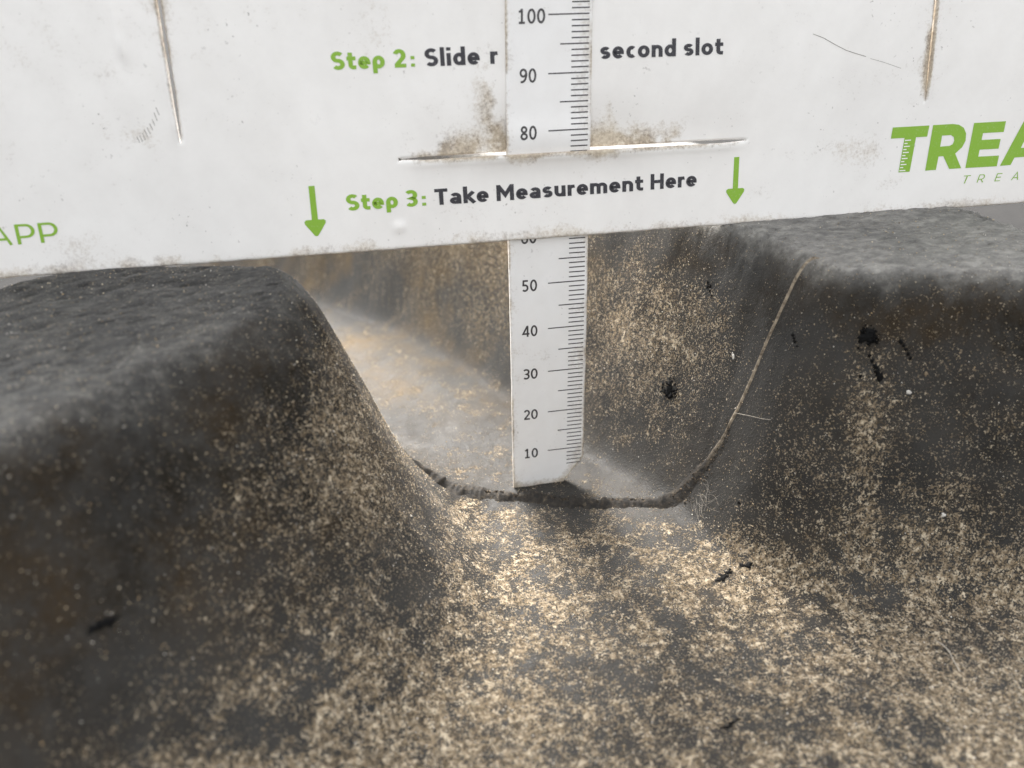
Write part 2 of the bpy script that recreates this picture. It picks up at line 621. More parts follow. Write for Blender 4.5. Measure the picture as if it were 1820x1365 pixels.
def ico_cloud(cen, r, R_):
    n = len(cen)
    base = np.array([(1, 0, 0), (0, 1, 0), (0, 0, 1), (-1, 0, 0), (0, -1, 0), (0, 0, -1)], float)
    tri = np.array([(0, 1, 2), (1, 3, 2), (3, 4, 2), (4, 0, 2), (1, 0, 5), (3, 1, 5), (4, 3, 5), (0, 4, 5)])
    A = R_.normal(size=(n, 3)); A /= np.linalg.norm(A, axis=1)[:, None]
    B = R_.normal(size=(n, 3)); B -= A * (A * B).sum(1)[:, None]; B /= np.linalg.norm(B, axis=1)[:, None]
    Cc = np.cross(A, B)
    sc = R_.uniform(.6, 1.3, (n, 6))
    V = (base[None, :, 0, None] * A[:, None] + base[None, :, 1, None] * B[:, None] + base[None, :, 2, None] * Cc[:, None]) * (r[:, None] * sc)[..., None] + cen[:, None]
    F = (tri[None] + (np.arange(n) * 6)[:, None, None]).reshape(-1, 3)
    return V.reshape(-1, 3), F


build_crumbs()


def build_sand():
    R = np.random.default_rng(3)
    n = 620000
    x = R.uniform(-118, 112, n); y = -102 + (R.random(n) ** 1.15) * 205
    e = .25
    z = height(x, y)
    gx = (height(x + e, y) - height(x - e, y)) / (2 * e); gy = (height(x, y + e) - height(x, y - e)) / (2 * e)
    d = dust_density(x, y, z)
    area = np.sqrt(1 + gx * gx + gy * gy)
    clump = fbm((x + .6 * z * np.tanh(x / 15)) / 1.2, (y + .9 * z) / 1.2, 3, 71)
    p = (sst(.22, .90, d + (clump - .5) * 1.3) * .20 + .016 + .03 * sst(14, 4, z) * sst(0, -14, y) + .016 * sst(1, 4, lugdist(x, y)[1])) * area
    keep = R.random(n) < p
    x, y, z, gx, gy, d = (a[keep] for a in (x, y, z, gx, gy, d))
    n = len(x)
    if n > 190000:
        s_ = R.permutation(n)[:190000]; x, y, z, gx, gy, d = (a[s_] for a in (x, y, z, gx, gy, d)); n = 190000
    print('sand grains', n)
    nn = np.stack([-gx, -gy, np.ones(n)], -1); nn /= np.linalg.norm(nn, axis=1)[:, None]
    # slide along the flank so steep faces get evenly spread grains
    r = .060 + .10 * R.random(n) ** 3.0 + (R.random(n) < .010) * .14 * R.random(n)
    cen = np.stack([x, y, z], -1) + nn * (r * .35)[:, None]
    base = np.array([(1, 0, 0), (-.5, .87, 0), (-.5, -.87, 0), (.25, .2, .95), (.0, -.1, -.9)])
    tri = np.array([(0, 1, 3), (1, 2, 3), (2, 0, 3), (1, 0, 4), (2, 1, 4), (0, 2, 4)])
    A = R.normal(size=(n, 3)); A /= np.linalg.norm(A, axis=1)[:, None]
    B = R.normal(size=(n, 3)); B -= A * (A * B).sum(1)[:, None]; B /= np.linalg.norm(B, axis=1)[:, None]
    Cc = np.cross(A, B)
    sc = R.uniform(.7, 1.35, (n, 5))
    V = (base[None, :, 0, None] * A[:, None] + base[None, :, 1, None] * B[:, None] + base[None, :, 2, None] * Cc[:, None]) * (r[:, None] * sc)[..., None] + cen[:, None]
    F = (tri[None] + (np.arange(n) * 5)[:, None, None]).reshape(-1, 3)
    pal = np.array([(.54, .43, .28), (.66, .56, .40), (.38, .29, .17), (.80, .75, .66), (.58, .41, .22), (.14, .105, .07)])
    c = pal[R.choice(6, n, p=[.30, .25, .18, .10, .09, .08])] * R.uniform(.8, 1.15, (n, 1))
    tone = np.ones((n, 5, 4)); tone[..., :3] = c[:, None]
    o = mesh_ob("sand_grains", V.reshape(-1, 3), F, M_SAND, None, False, None, {'tone': tone.reshape(-1, 4)})
    tag(o, "loose tan sand grains scattered over the black rubber tread", "sand", None, 'stuff')


build_sand()

# ------------------------------------------------------------------ the card (u to the right, v downwards, w towards the camera)
CU = np.array([.9999917, -.00055017, -.00404655])
CV = np.array([-.00408353, -.14582634, -.98930178])
CW = -np.array([-4.58e-05, .98931005, -.14582737])
CP = np.array([2.5727, .7174, 76.345])


def card_pt(u, v, w=0.0):
    u, v, w = np.broadcast_arrays(np.asarray(u, float), v, w)
    return CP + u[..., None] * CU + v[..., None] * CV + w[..., None] * CW


card = empty("measuring_card", "white plastic tread measuring card with green and black print standing on both lugs", "card")
SLOT_V = .2
HS = (-28.5, 40.8)
LSU, LSV = -66.5, -4.5
RSU, RSV = 79.3, -4.9
CARD_B = 16.7
RUL_C = .0                                     # u of the ruler's middle where it crosses the slot


def hslot_w(u):
    t = (u - HS[0]) / (HS[1] - HS[0])
    return .42 * np.clip(np.minimum(t, 1 - t) * 14, 0, 1) ** .6


def build_card():
    us = axis([(-125, -104, 1.5), (-104, -68, .7), (-68, -66.85, .38), (-66.85, -66.15, .7), (-66.15, -64, .43), (-64, 77, .6),
               (77, 79.05, .41), (79.05, 79.55, .5), (79.55, 82, .49), (82, 108, .7), (108, 137, 1.5)])
    vs = axis([(-75, -34, 1.6), (-34, -3, .6), (-3, SLOT_V - .4, .35), (SLOT_V - .4, SLOT_V + .4, .8),
               (SLOT_V + .4, 4, .34), (4, 15.4, .6), (15.4, CARD_B, .26)])
    U, V = np.meshgrid(us, vs)
    W = np.zeros_like(U)
    U0, V0 = U.copy(), V.copy()
    # taper of the three openings
    rowa = np.argmin(abs(vs - (SLOT_V - .4))); rowb = np.argmin(abs(vs - (SLOT_V + .4)))
    hw = np.where((us > HS[0]) & (us < HS[1]), np.maximum(hslot_w(us) * .75, .03), 0.4)
    V[rowa] = SLOT_V - hw; V[rowb] = SLOT_V + hw
    keep = np.ones((len(vs) - 1, len(us) - 1), bool)
    ins = (us[:-1] >= HS[0] - .1) & (us[1:] <= HS[1] + .1)
    keep[rowa, ins] = False
    for su, sv, hw0, ua, ub in ((LSU, LSV, .48, -66.85, -66.15), (RSU, RSV, .25, 79.05, 79.55)):
        ca = np.argmin(abs(us - ua)); cb = np.argmin(abs(us - ub))
        w_ = np.maximum(hw0 * np.clip((sv - vs) / 9, 0, 1) ** .5, .03)
        U[:, ca] = np.where(vs < sv, su - w_, U[:, ca]); U[:, cb] = np.where(vs < sv, su + w_, U[:, cb])
        keep[:, ca] &= ~(vs[1:] <= sv + .1)
    # relief: upper sheet pressed back, lower lip pushed out by the ruler
    inr = sst(-19, -7, U) * sst(24, 9, U)
    ends = sst(HS[0] - 1, HS[0] + 6, U) * sst(HS[1] + 1, HS[1] - 6, U)
    up = (V0 < SLOT_V); dv = np.abs(V0 - SLOT_V)
    W += np.where(up, -(.95 * inr + .30 * ends) * np.exp(-(dv / 6.5) ** 2), (.75 * inr + .38 * ends) * np.exp(-(dv / 2.4) ** 1.6))
    W += np.where(up, 0, .10 * ends * np.exp(-((dv - 1.2) / .5) ** 2))
    # lips of the two upright slits
    for su, sv, aa, bb in ((LSU, LSV, .45, -.25), (RSU, RSV, -.1, .40)):
        on = sst(sv + 1, sv - 4, V0); du = U0 - su
        W += on * np.where(du < 0, aa, bb) * np.exp(-(np.abs(du) / 1.3) ** 1.5)
    # blisters and dents
    def blob(u0, v0, ru, rv, h, ang=0):
        ca, sa = math.cos(ang), math.sin(ang)
        du, dvv = U0 - u0, V0 - v0
        a = (du * ca + dvv * sa) / ru; b = (-du * sa + dvv * ca) / rv
        return h * np.exp(-(a * a + b * b) ** 1.5)
    W += blob(-29.5, 12.6, 1.0, 1.0, .35)
    W += blob(-73.6, -24, .9, 5.5, .5, -.05) + blob(-74.2, -14, 2.2, 6.0, .25, -.05) + blob(-73.5, -20.3, .5, 2.2, .35, -.2)
    W += blob(-18, .2, 2, 1.5, .2)
    # rolled bottom edge
    W -= .22 * sst(CARD_B - .5, CARD_B, V0) ** 2
    V += (V0 > CARD_B - .01) * (fbm(U0 / 3.0, U0 * 0, 3, 80) - .5) * .35
    # gentle bow of the whole sheet away from the print
    # soil map and a broad duller patch
    f = fbm(U0 / 6, V0 / 6, 4, 81); g = fbm(U0 / 1.5, V0 / 1.5, 3, 82)
    D = np.zeros_like(U0)
    edge = sst(CARD_B - 3.2, CARD_B - .4, V0)
    D += edge * (.30 + .45 * sst(.38, .68, f)) * .9
    ruL, ruR = -9.2, 9.0
    D += (V0 < SLOT_V) * 1.25 * np.exp(-((V0 - SLOT_V + .8) / 3.4) ** 2) * ends * sst(.30, .62, f + .18 * np.exp(-((U0 + 11) / 5) ** 2) + .25 * np.exp(-((U0 - 19) / 5) ** 2)) * sst(31, 24, U0)
    D += (V0 < SLOT_V) * .85 * np.exp(-((U0 + 11.0) / 2.6) ** 2) * sst(.36, .62, f) * sst(-26, -14, V0)
    D += (V0 < SLOT_V) * .55 * np.exp(-((U0 - 13.5) / 4.0) ** 2) * sst(.42, .68, f)
    D += (V0 > SLOT_V) * 1.15 * np.exp(-((V0 - SLOT_V - .2) / .8) ** 2) * ends * (.45 + .55 * sst(.15, .5, g))
    D += (V0 > SLOT_V) * .6 * np.exp(-((V0 - SLOT_V - 1.3) / 1.2) ** 2) * inr * sst(.4, .6, f)
    D += .8 * np.exp(-((U0 - RSU + .6) / .9) ** 2) * sst(RSV + 1, RSV - 3, V0) * sst(.38, .62, f)
    D += .7 * (np.exp(-((U0 - RSU) / .42) ** 4) * sst(RSV + .2, RSV - 2, V0) + np.exp(-((U0 - LSU - .15) / .55) ** 4) * sst(LSV + .2, LSV - 2, V0))
    D += .28 * np.exp(-((U0 - RSU) / 3.5) ** 2) * sst(RSV + 4, RSV - 4, V0)
    D += .32 * np.exp(-((U0 - LSU) / 1.6) ** 2) * sst(LSV + 1, LSV - 4, V0) * sst(.35, .6, f)
    for (u0, v0, ru, rv, am) in ((66, 5, 5, 3, .40), (63, 2, 7, 2.5, .25), (72, 11, 6, 3, .30), (-86, 12, 9, 4, .30), (-73, -6, 3.5, 2.5, .34),
                                 (55, 3, 12, 3, .18), (46, 11, 8, 3, .25), (48, -20, 7, 8, .16), (67, -11, 12, 4, .16), (-31, -22, 7, 6, .22),
                                 (-98, -20, 34, 20, .20), (-60, -26, 18, 9, .18), (-10, 12, 16, 4, .22), (9, 4, 5, 3, .18), (-20, -9, 8, 6, .18)):  # first entry: that broad patch, over the upper left
        D += am * np.exp(-(((U0 - u0) / ru) ** 2 + ((V0 - v0) / rv) ** 2)) * (.5 + f)
    P = card_pt(U, V, W)
    nx, ny = len(us), len(vs)
    o = mesh_ob("card_sheet", P.reshape(-1, 3), grid_faces(nx, ny, keep)[:, ::-1], M_CARD, card, True, {'dirt': np.clip(D, 0, 1.3).ravel()})
    # remove vertices that only served the openings is not needed; give the sheet its real thickness
    md = o.modifiers.new("thickness", 'SOLIDIFY')
    md.thickness = .95 * S
    md.offset = -1.0
    return o


card_sheet = build_card()

# ------------------------------------------------------------------ stroke lettering
def arc(cx, cy, rx, ry, a0, a1, n=None):
    n = n or max(4, int(abs(a1 - a0) / 14))
    t = np.radians(np.linspace(a0, a1, n))
    return [(cx + rx * math.cos(a), cy + ry * math.sin(a)) for a in t]


def glyph(ch, h):
    """strokes (centre lines) of one character; cap height 1, h = half stroke width. Returns strokes, advance"""
    X = .70; T = 1 - h; B = h; XT = X - h
    if ch == 'S':
        w = .62; r = (T - B) / 4; cx = w / 2
        return [arc(cx, T - r, w / 2 - h, r, 35, 270) + arc(cx, B + r, w / 2 - h, r, 90, -145)[1:]], w
    if ch == 's':
        w = .50; r = (XT - B) / 4; cx = w / 2
        return [arc(cx, XT - r, w / 2 - h, r, 30, 270) + arc(cx, B + r, w / 2 - h, r, 90, -150)[1:]], w
    if ch == 't':
        return [[(.17, .92), (.17, .24)] + arc(.17 + .14, B + .14, .14, .14, 180, 285)[1:] + [(.42, B)], [(0, X - h * .95), (.42, X - h * .95)]], .42
    if ch == 'e':
        w = .58
        return [[(h * .8, X / 2 - .005), (w - h, X / 2 - .005)] + arc(w / 2, X / 2, w / 2 - h, X / 2 - h, 0, 318)], w
    if ch in 'pd':
        w = .58
        ring = arc(w / 2, X / 2, w / 2 - h, X / 2 - h, 0, 360, 24)
        if ch == 'p':
            return [ring, [(h, X * .55), (h, -.26)]], w
        return [ring, [(w - h, 0), (w - h, 1.04)]], w
    if ch == 'o':
        w = .60
        return [arc(w / 2, X / 2, w / 2 - h, X / 2 - h, 0, 360, 24)], w
    if ch == 'c':
        w = .50
        return [arc(w / 2 + .04, X / 2, w / 2 + .02 - h, X / 2 - h, 52, 308)], w
    if ch == 'a':
        w = .54
        return [arc(w / 2, XT - .17, w / 2 - h, .17, 150, 0) + [(w - h, 0)], arc(w / 2 - .01, .215, w / 2 - h, .215 - h, 0, 360, 20)], w
    if ch == 'l':
        return [[(h, 1.04), (h, 0)]], 2 * h
    if ch == 'i':
        return [[(h, X), (h, 0)], [(h, 1.02), (h, 1.02 - 1.8 * h)]], 2 * h
    if ch == 'r':
        return [[(h, X), (h, 0)], arc(h + .19, XT - .19, .19, .19, 180, 78) + [(.36, XT)]], .36
    if ch == 'n':
        w = .56
        return [[(h, X), (h, 0)], [(h, XT - .2)] + arc(w / 2, XT - .2, w / 2 - h, .2, 180, 0) + [(w - h, 0)]], w
    if ch == 'u':
        w = .56
        return [[(w - h, X), (w - h, 0)], [(h, X)] + arc(w / 2, B + .2, w / 2 - h, .2, 180, 360) + [(w - h, B + .2)]], w
    if ch == 'm':
        w = .88; q = (w - 2 * h) / 4
        return [[(h, X), (h, 0)], [(h, XT - q)] + arc(h + q, XT - q, q, q, 180, 0) + [(h + 2 * q, 0)],
                [(h + 2 * q, XT - q)] + arc(h + 3 * q, XT - q, q, q, 180, 0) + [(w - h, 0)]], w
    if ch == 'k':
        return [[(h, 1.04), (h, 0)], [(.49, X), (h * 1.6, .34)], [(.20, .42), (.53, 0)]], .54
    if ch == 'T':
        w = .62
        return [[(0, T), (w, T)], [(w / 2, T), (w / 2, 0)]], w
    if ch == 'H':
        w = .72
        return [[(h, 1), (h, 0)], [(w - h, 1), (w - h, 0)], [(h, .5), (w - h, .5)]], w
    if ch == 'M':
        w = .86
        return [[(h, 1), (h, 0)], [(w - h, 1), (w - h, 0)], [(h * .9, 1 - h * .4), (w / 2, .36), (w - h * .9, 1 - h * .4)]], w
    if ch == 'A':
        w = .80 if h < .1 else .92
        return [[(h * .9, 0), (w / 2, 1 - h * .3), (w - h * .9, 0)], [(.20, .30), (w - .20, .30)]], w
    if ch == 'P':
        w = .62
        return [[(h, 1), (h, 0)], [(h, T), (.34, T)] + arc(.34, (T + .36) / 2, w - .34 - h, (T - .36) / 2, 90, -90)[1:] + [(h, .36)]], w
    if ch == 'R':
        w = .70
        return [[(h, 1), (h, 0)], [(h, T), (.38, T)] + arc(.38, (T + .40) / 2, w - .38 - h, (T - .40) / 2, 90, -90)[1:] + [(h, .40)], [(.36, .42), (w - h * .8, 0)]], w
    if ch == 'E':
        w = .60
        return [[(h, 1), (h, 0)], [(h, T), (w, T)], [(h, .5), (w * .95, .5)], [(h, B), (w, B)]], w
    if ch == ':':
        g = h * 1.0
        return [[(h, .20), (h, .20 - 1.8 * g)], [(h, .62), (h, .62 - 1.8 * g)]], 2 * h
    if ch == '2':
        w = .56
        return [arc(w / 2, T - .24, w / 2 - h, .24, 160, -32) + [(h * 1.3, B * 1.3)], [(h * .6, B), (w, B)]], w
    if ch == '3':
        w = .56; r = (T - B) / 4
        return [arc(w / 2 - .02, T - r, w / 2 - h + .02, r, 145, -90) + arc(w / 2 - .02, B + r, w / 2 - h + .02, r, 90, -145)[1:]], w
    if ch == '0':
        w = .60
        return [arc(w / 2, .5, w / 2 - h, .5 - h, 0, 360, 30)], w
    if ch == '1':
        return [[(.30, 0), (.30, 1)], [(.08, .80), (.22, .84), (.30, .99)], [(.08, h), (.52, h)]], .60
    if ch == '4':
        return [[(.60, .27), (.04, .27), (.42, .97)], [(.44, 1), (.44, 0)]], .62
    if ch == '5':
        return [[(.52, T), (.14, T), (.12, .56)] + arc(.26, .32, .30 - h, .32 - h, 105, -140, 16)], .60
    if ch == '6':
        return [arc(.31, .31, .29 - h, .31 - h, 0, 360, 22), arc(.42, .34, .42 - h, .66 - h, 180, 88, 12) + [(.52, T)]], .60
    if ch == '7':
        return [[(.04, T), (.54, T), (.20, 0)]], .58
    if ch == '8':
        return [arc(.30, .26, .29 - h, .26 - h * .9, 0, 360, 22), arc(.30, .74, .26 - h, .26 - h, 0, 360, 22)], .60
    if ch == '9':
        return [arc(.29, .69, .29 - h, .31 - h, 0, 360, 22), arc(.18, .66, .42 - h, .66 - h, 0, -88, 12) + [(.08, B)]], .60
    raise ValueError(ch)


def ribbon(pts, h):
    P = np.array(pts, float)
    keep = [0]
    for i in range(1, len(P)):
        if np.linalg.norm(P[i] - P[keep[-1]]) > 1e-5: keep.append(i)
    P = P[keep]
    closed = np.linalg.norm(P[0] - P[-1]) < 1e-4
    n = len(P)
    V = []
    for i in range(n):
        a = P[i] - P[i - 1] if i > 0 else (P[-1] - P[-2] if closed else P[1] - P[0])
        b = P[i + 1] - P[i] if i < n - 1 else (P[1] - P[0] if closed else P[-1] - P[-2])
        a = a / np.linalg.norm(a); b = b / np.linalg.norm(b)
        na = np.array([-a[1], a[0]]); nb = np.array([-b[1], b[0]])
        mm = na + nb; L = np.linalg.norm(mm)
        mm = mm / L if L > 1e-6 else na
        k = min(1 / max(mm @ na, .35), 2.2)
        V += [P[i] + mm * h * k, P[i] - mm * h * k]
    F = [(2 * i, 2 * i + 1, 2 * i + 3, 2 * i + 2) for i in range(n - 1)]
    return V, F


def text_mesh(s, h, gap=.13, space=.34, skew=0.0):
    V, F, Z = [], [], []
    x = 0; k = 0
    for ch in s:
        if ch == ' ':
            x += space; continue
        st, w = glyph(ch, h)
        for q in st:
            v, f = ribbon(q, h)
            o = len(V)
            V += [(p[0] + x + skew * p[1], p[1]) for p in v]
            Z += [k * .006] * len(v)
            F += [tuple(i + o for i in ff) for ff in f]
            k += 1
        x += w + gap
        k = k % 7
    return np.array(V), F, np.array(Z), x - gap


def put_text(name, s, u0, u1, v0, v1, cap, mat_, label=None, h=.10, gap=.10, skew=0.0):
    V, F, Z, w = text_mesh(s, h, gap, skew=skew)
    t = V[:, 0] / w
    U = u0 + (u1 - u0) * t
    Vv = v0 + (v1 - v0) * t - V[:, 1] * cap
    P = card_pt(U, Vv, .05 + Z)
    o = mesh_ob(name, P, F, mat_, card)
    if label: o['label'] = label
    return o


def flat_poly(name, pts, mat_, w=.05, label=None):
    P = np.array([card_pt(a, b, w) for a, b in pts])
    o = mesh_ob(name, P, [tuple(range(len(pts)))], mat_, card)
    if label: o['label'] = label
    return o


BASE2, BASE3 = -15.82, 8.9
put_text("printed_word", "Step", -39.0, -29.6, BASE2, BASE2, 3.05, M_GREEN, "green word Step of step 2", .106)
put_text("printed_word", "2", -28.1, -25.8, BASE2, BASE2, 3.1, M_GREEN, "green numeral 2", .101)
put_text("printed_word", ":", -24.95, -24.25, BASE2, BASE2, 3.0, M_GREEN, "green colon of step 2", .101)
put_text("printed_word", "Slide", -22.4, -12.4, BASE2, BASE2, 3.05, M_BLACK, "black word Slide", .101)
put_text("printed_word", "r", -10.45, -9.05, BASE2, BASE2, 3.05, M_BLACK, "black letter r beside the ruler", .101)
put_text("printed_word", "second", 10.43, 25.28, BASE2 - .1, BASE2 - .1, 3.05, M_BLACK, "black word second", .101)
put_text("printed_word", "slot", 26.86, 34.8, BASE2 - .1, BASE2 - .1, 3.05, M_BLACK, "black word slot", .101)
put_text("printed_word", "Step", -38.95, -29.4, BASE3, BASE3, 3.0, M_GREEN, "green word Step of step 3", .106)
put_text("printed_word", "3", -27.95, -25.65, BASE3, BASE3, 3.1, M_GREEN, "green numeral 3", .101)
put_text("printed_word", ":", -24.85, -24.1, BASE3, BASE3, 3.0, M_GREEN, "green colon of step 3", .101)
put_text("printed_word", "Take", -22.4, -12.05, BASE3, BASE3, 3.0, M_BLACK, "black word Take", .101)
put_text("printed_word", "Measurement", -10.5, 18.95, BASE3, BASE3 - .2, 3.0, M_BLACK, "black word Measurement", .101)
put_text("printed_word", "Here", 20.5, 30.12, BASE3 - .25, BASE3 - .35, 3.0, M_BLACK, "black word Here", .101)
put_text("printed_word", "A", -100.9, -97.35, 10.95, 10.95, 3.5, M_GREEN, "thin green letter A cut by the edge", .058)
put_text("printed_word", "PP", -96.5, -89.55, 10.95, 10.95, 3.5, M_GREEN, "thin green letters PP", .058, gap=.13)
for ch_, a_, b_ in (("T", 89.74, 91.37), ("R", 93.5, 95.0), ("E", 97.75, 99.05), ("A", 101.75, 103.5)):
    put_text("logo_subline", ch_, a_, b_, 11.65, 11.65, 1.65, M_GREEN, "small thin green letter " + ch_, .05, skew=.22)


def arrow(cx, v0, lean, label):
    hd = v0 + 6.15
    pts = [(cx - .55, v0), (cx + .55, v0), (cx + .55, hd), (cx + 1.6, hd), (cx + 1.95, hd + .25), (cx + 1.9, hd + .7),
           (cx + .35, hd + 2.95), (cx + .05, hd + 3.1), (cx - .3, hd + 2.95), (cx - 1.9, hd + .75), (cx - 1.95, hd + .3),
           (cx - 1.6, hd), (cx - .55, hd)]
    pts = [(a + lean * (b - v0), b) for a, b in pts]
    from mathutils.geometry import tessellate_polygon
    tr = tessellate_polygon([[Vector((a, b, 0)) for a, b in pts]])
    P = np.array([card_pt(a, b, .05) for a, b in pts])
    o = mesh_ob("printed_arrow", P, [tuple(t) for t in tr], M_GREEN, card)
    o['label'] = label


arrow(-44.92, 3.95, -.012, "green arrow left of the step 3 line")
arrow(38.5, 3.35, -.005, "green arrow right of the step 3 line")


def logo_letter(outer, holes, label):
    from mathutils.geometry import tessellate_polygon
    loops = [outer] + holes
    tr = tessellate_polygon([[Vector((a, b, 0)) for a, b in l] for l in loops])
    flat = [p for l in loops for p in l]
    P = np.array([card_pt(a, b, .05) for a, b in flat])
    o = mesh_ob("logo_letter", P, [tuple(t) for t in tr], M_GREEN, card)
    o['label'] = label
    return o


logo_letter([(72.42, -.66), (80.75, -.66), (80.5, 1.54), (77.95, 1.54), (77.3, 8.44), (74.72, 8.44), (75.33, 1.54), (72.2, 1.54)], [], "bold green letter T with white ruler notches")
logo_letter([(81.6, -.68), (86.07, -.7), (87.6, -.47), (88.81, .2), (89.51, 1.36), (89.6, 2.82), (88.99, 4.09), (87.51, 5.32), (89.34, 8.41),
             (86.54, 8.42), (84.79, 5.69), (83.67, 5.73), (83.4, 8.42), (80.9, 8.44)],
            [[(83.95, 1.52), (86.0, 1.51), (86.72, 1.95), (86.92, 2.69), (86.64, 3.4), (85.92, 3.68), (83.78, 3.72)]], "bold green letter R")
logo_letter([(91.1, -.66), (98.6, -.65), (98.4, 1.5), (93.5, 1.5), (93.37, 2.88), (97.9, 2.88), (97.7, 4.86), (93.2, 4.84), (93.08, 6.25), (98.06, 6.3),
             (97.85, 8.5), (90.35, 8.44)], [], "bold green letter E")
logo_letter([(103.0, -.65), (106.9, -.65), (109.6, 8.45), (106.8, 8.45), (106.4, 6.88), (101.87, 6.92), (101.15, 8.42), (98.6, 8.46)],
            [[(104.6, 1.5), (105.9, 5.0), (103.06, 5.0)]], "bold green letter A running out of the picture")
for k_ in range(11):                                   # the white notches in the T
    v_ = 1.95 + k_ * .605; l_ = 1.35 if k_ % 2 == 0 else .72
    a_ = 75.48 - k_ * .057
    P_ = np.array([card_pt(a, b, .065) for a, b in ((a_, v_), (a_ + l_, v_), (a_ + l_, v_ + .22), (a_, v_ + .22))])
    mesh_ob("logo_notch", P_, [(0, 1, 2, 3)], M_RULER, card)


def mark_line(pts, wd, m_, w=.03, name="scratch"):
    v, f = ribbon(pts, wd)
    P = np.array([card_pt(a, b, w) for a, b in v])
    return mesh_ob(name, P, f, m_, card)


M_SCR = make_plain("scratch_grey", (.25, .22, .19), .8, .5, 2500)
sc_ = [(53.3, -19.0), (55.6, -18.2), (58.3, -16.85), (60.6, -15.8), (62.7, -15.15), (65, -14.5)]
mark_line(sc_, .055, M_SCR)
mark_line([(66, -14.1), (69, -13.3), (73, -12)], .03, M_SCR)
rr_ = random.Random(4)
for k_ in range(9):                                     # comb shaped scuff below the left slit
    t_ = k_ / 8
    u_ = -73.3 + 4.0 * t_; v_ = -5.2 - 4.4 * t_ ** 1.7
    mark_line([(u_, v_), (u_ - .28 - .1 * rr_.random(), v_ - 1.0 - .4 * rr_.random())], .05, M_SCR)

# ------------------------------------------------------------------ the ruler, threaded through the slot
RW = 16.3
ruler = empty("depth_ruler", "white plastic ruler strip marked in tens, threaded down through the card into the groove", "ruler")
_ru = np.array([0, 10, 20, 30, 40, 50, 60, 66, 71, 74, 76.3, 78.6, 81, 85, 92, 100, 110, 130, 160])
_cy = lambda z: .7174 - (z - 76.345) * -.1474          # y of the card face at height z
_ry = np.array([-.3, -.45, -.55, -.72, -.78, -.72, -.45, -.02, .55, .75, .35, -.1, None, None, None, None, None, None, None], dtype=object)
for i_, u_ in enumerate(_ru):
    if _ry[i_] is None:
        _ry[i_] = _cy(u_) - .45 - .75 * .0
_ry = _ry.astype(float)


def ruler_pt(a, u, w=0.0):
    """a: across from the middle, u: reading, w: towards the camera"""
    a, u, w = np.broadcast_arrays(np.asarray(a, float), np.asarray(u, float), w)
    acc_y = 0; acc_s = 0
    for d in (-2.4, -1.2, 0, 1.2, 2.4):
        acc_y = acc_y + np.interp(u + d, _ru, _ry) / 5
        acc_s = acc_s + (np.interp(u + d + .5, _ru, _ry) - np.interp(u + d - .5, _ru, _ry)) / 5
    x = 2.30 + np.interp(u, [0, 60, 76, 100, 108, 160], [0, 0, .25, 1.15, 1.6, 4.3]) + a
    z = u - .0 * a
    P = np.stack([x, acc_y - w, z + a * (-.004 - .000 * u) + w * acc_s], -1)
    return P


def build_ruler():
    us = np.concatenate([np.linspace(0, 9, 13), np.arange(10, 161, 1.0)])
    H_ = RW / 2
    tt = np.array([0, .012, .03, .2, .35, .5, .65, .8, .97, .988, 1])
    front = []
    for u in us:
        l, r = -H_, H_
        if u < 7.4:
            r = H_ - 5.3 * (1 - u / 7.4)
        front.append((l, r))
    front = np.array(front)
    A = front[:, :1] * (1 - tt) + front[:, 1:] * tt
    Uu = np.repeat(us[:, None], len(tt), 1)
    Wf = np.zeros_like(A); Wf[:, 0] = Wf[:, -1] = -.16
    Wf[0] -= .14
    Uu = Uu + (Uu < .01) * (-.10 * 0)
    Pf = ruler_pt(A, Uu, Wf)
    Pb = ruler_pt(A, Uu, np.full_like(A, -.75))
    ny, nx = A.shape
    idx = np.arange(nx * ny).reshape(ny, nx)
    f1 = grid_faces(nx, ny); f2 = grid_faces(nx, ny)[:, ::-1] + nx * ny
    loop = np.array(list(idx[0]) + list(idx[1:, -1]) + list(idx[-1, -2::-1]) + list(idx[-2:0:-1, 0]))
    k = np.arange(len(loop)); k2 = (k + 1) % len(loop)
    f3 = np.stack([loop[k], loop[k] + nx * ny, loop[k2] + nx * ny, loop[k2]], -1)
    V = np.concatenate([Pf.reshape(-1, 3), Pb.reshape(-1, 3)])
    e = np.minimum(A - front[:, :1], front[:, 1:] - A)
    f = fbm(A / 3, Uu / 5, 3, 91)
    D = .75 * np.exp(-(e / .35) ** 2) * sst(.25, .6, f) + .25 * np.exp(-(e / 1.5) ** 2)
    D += .65 * np.exp(-((A - H_ + 2.0) / 1.6) ** 2) * sst(.42, .66, fbm(A * 0, Uu / 6, 3, 93))
    D += 1.2 * np.exp(-(Uu / 2.2) ** 2) * (.5 + f)
    D += .3 * np.exp(-((A + 3) / 4) ** 2 - ((Uu - 34) / 3) ** 2)
    D = np.concatenate([D.ravel(), np.full(nx * ny, .35)])
    o = mesh_ob("ruler_blade", V, np.concatenate([f1, f2, f3]), M_RULER, ruler, False, {'dirt': D})


build_ruler()


def ruler_shape(name, quads, m_, w0=.035):
    """flat print bent along with the ruler; each quad (a0, a1, u0, u1)"""
    V, F = [], []
    for i, (a0, a1, u0, u1) in enumerate(quads):
        o = len(V)
        for a, u in ((a0, u0), (a1, u0), (a1, u1), (a0, u1)):
            V.append(ruler_pt(a, u, w0))
        F.append((o, o + 1, o + 2, o + 3))
    return mesh_ob(name, np.array(V), F, m_, ruler)


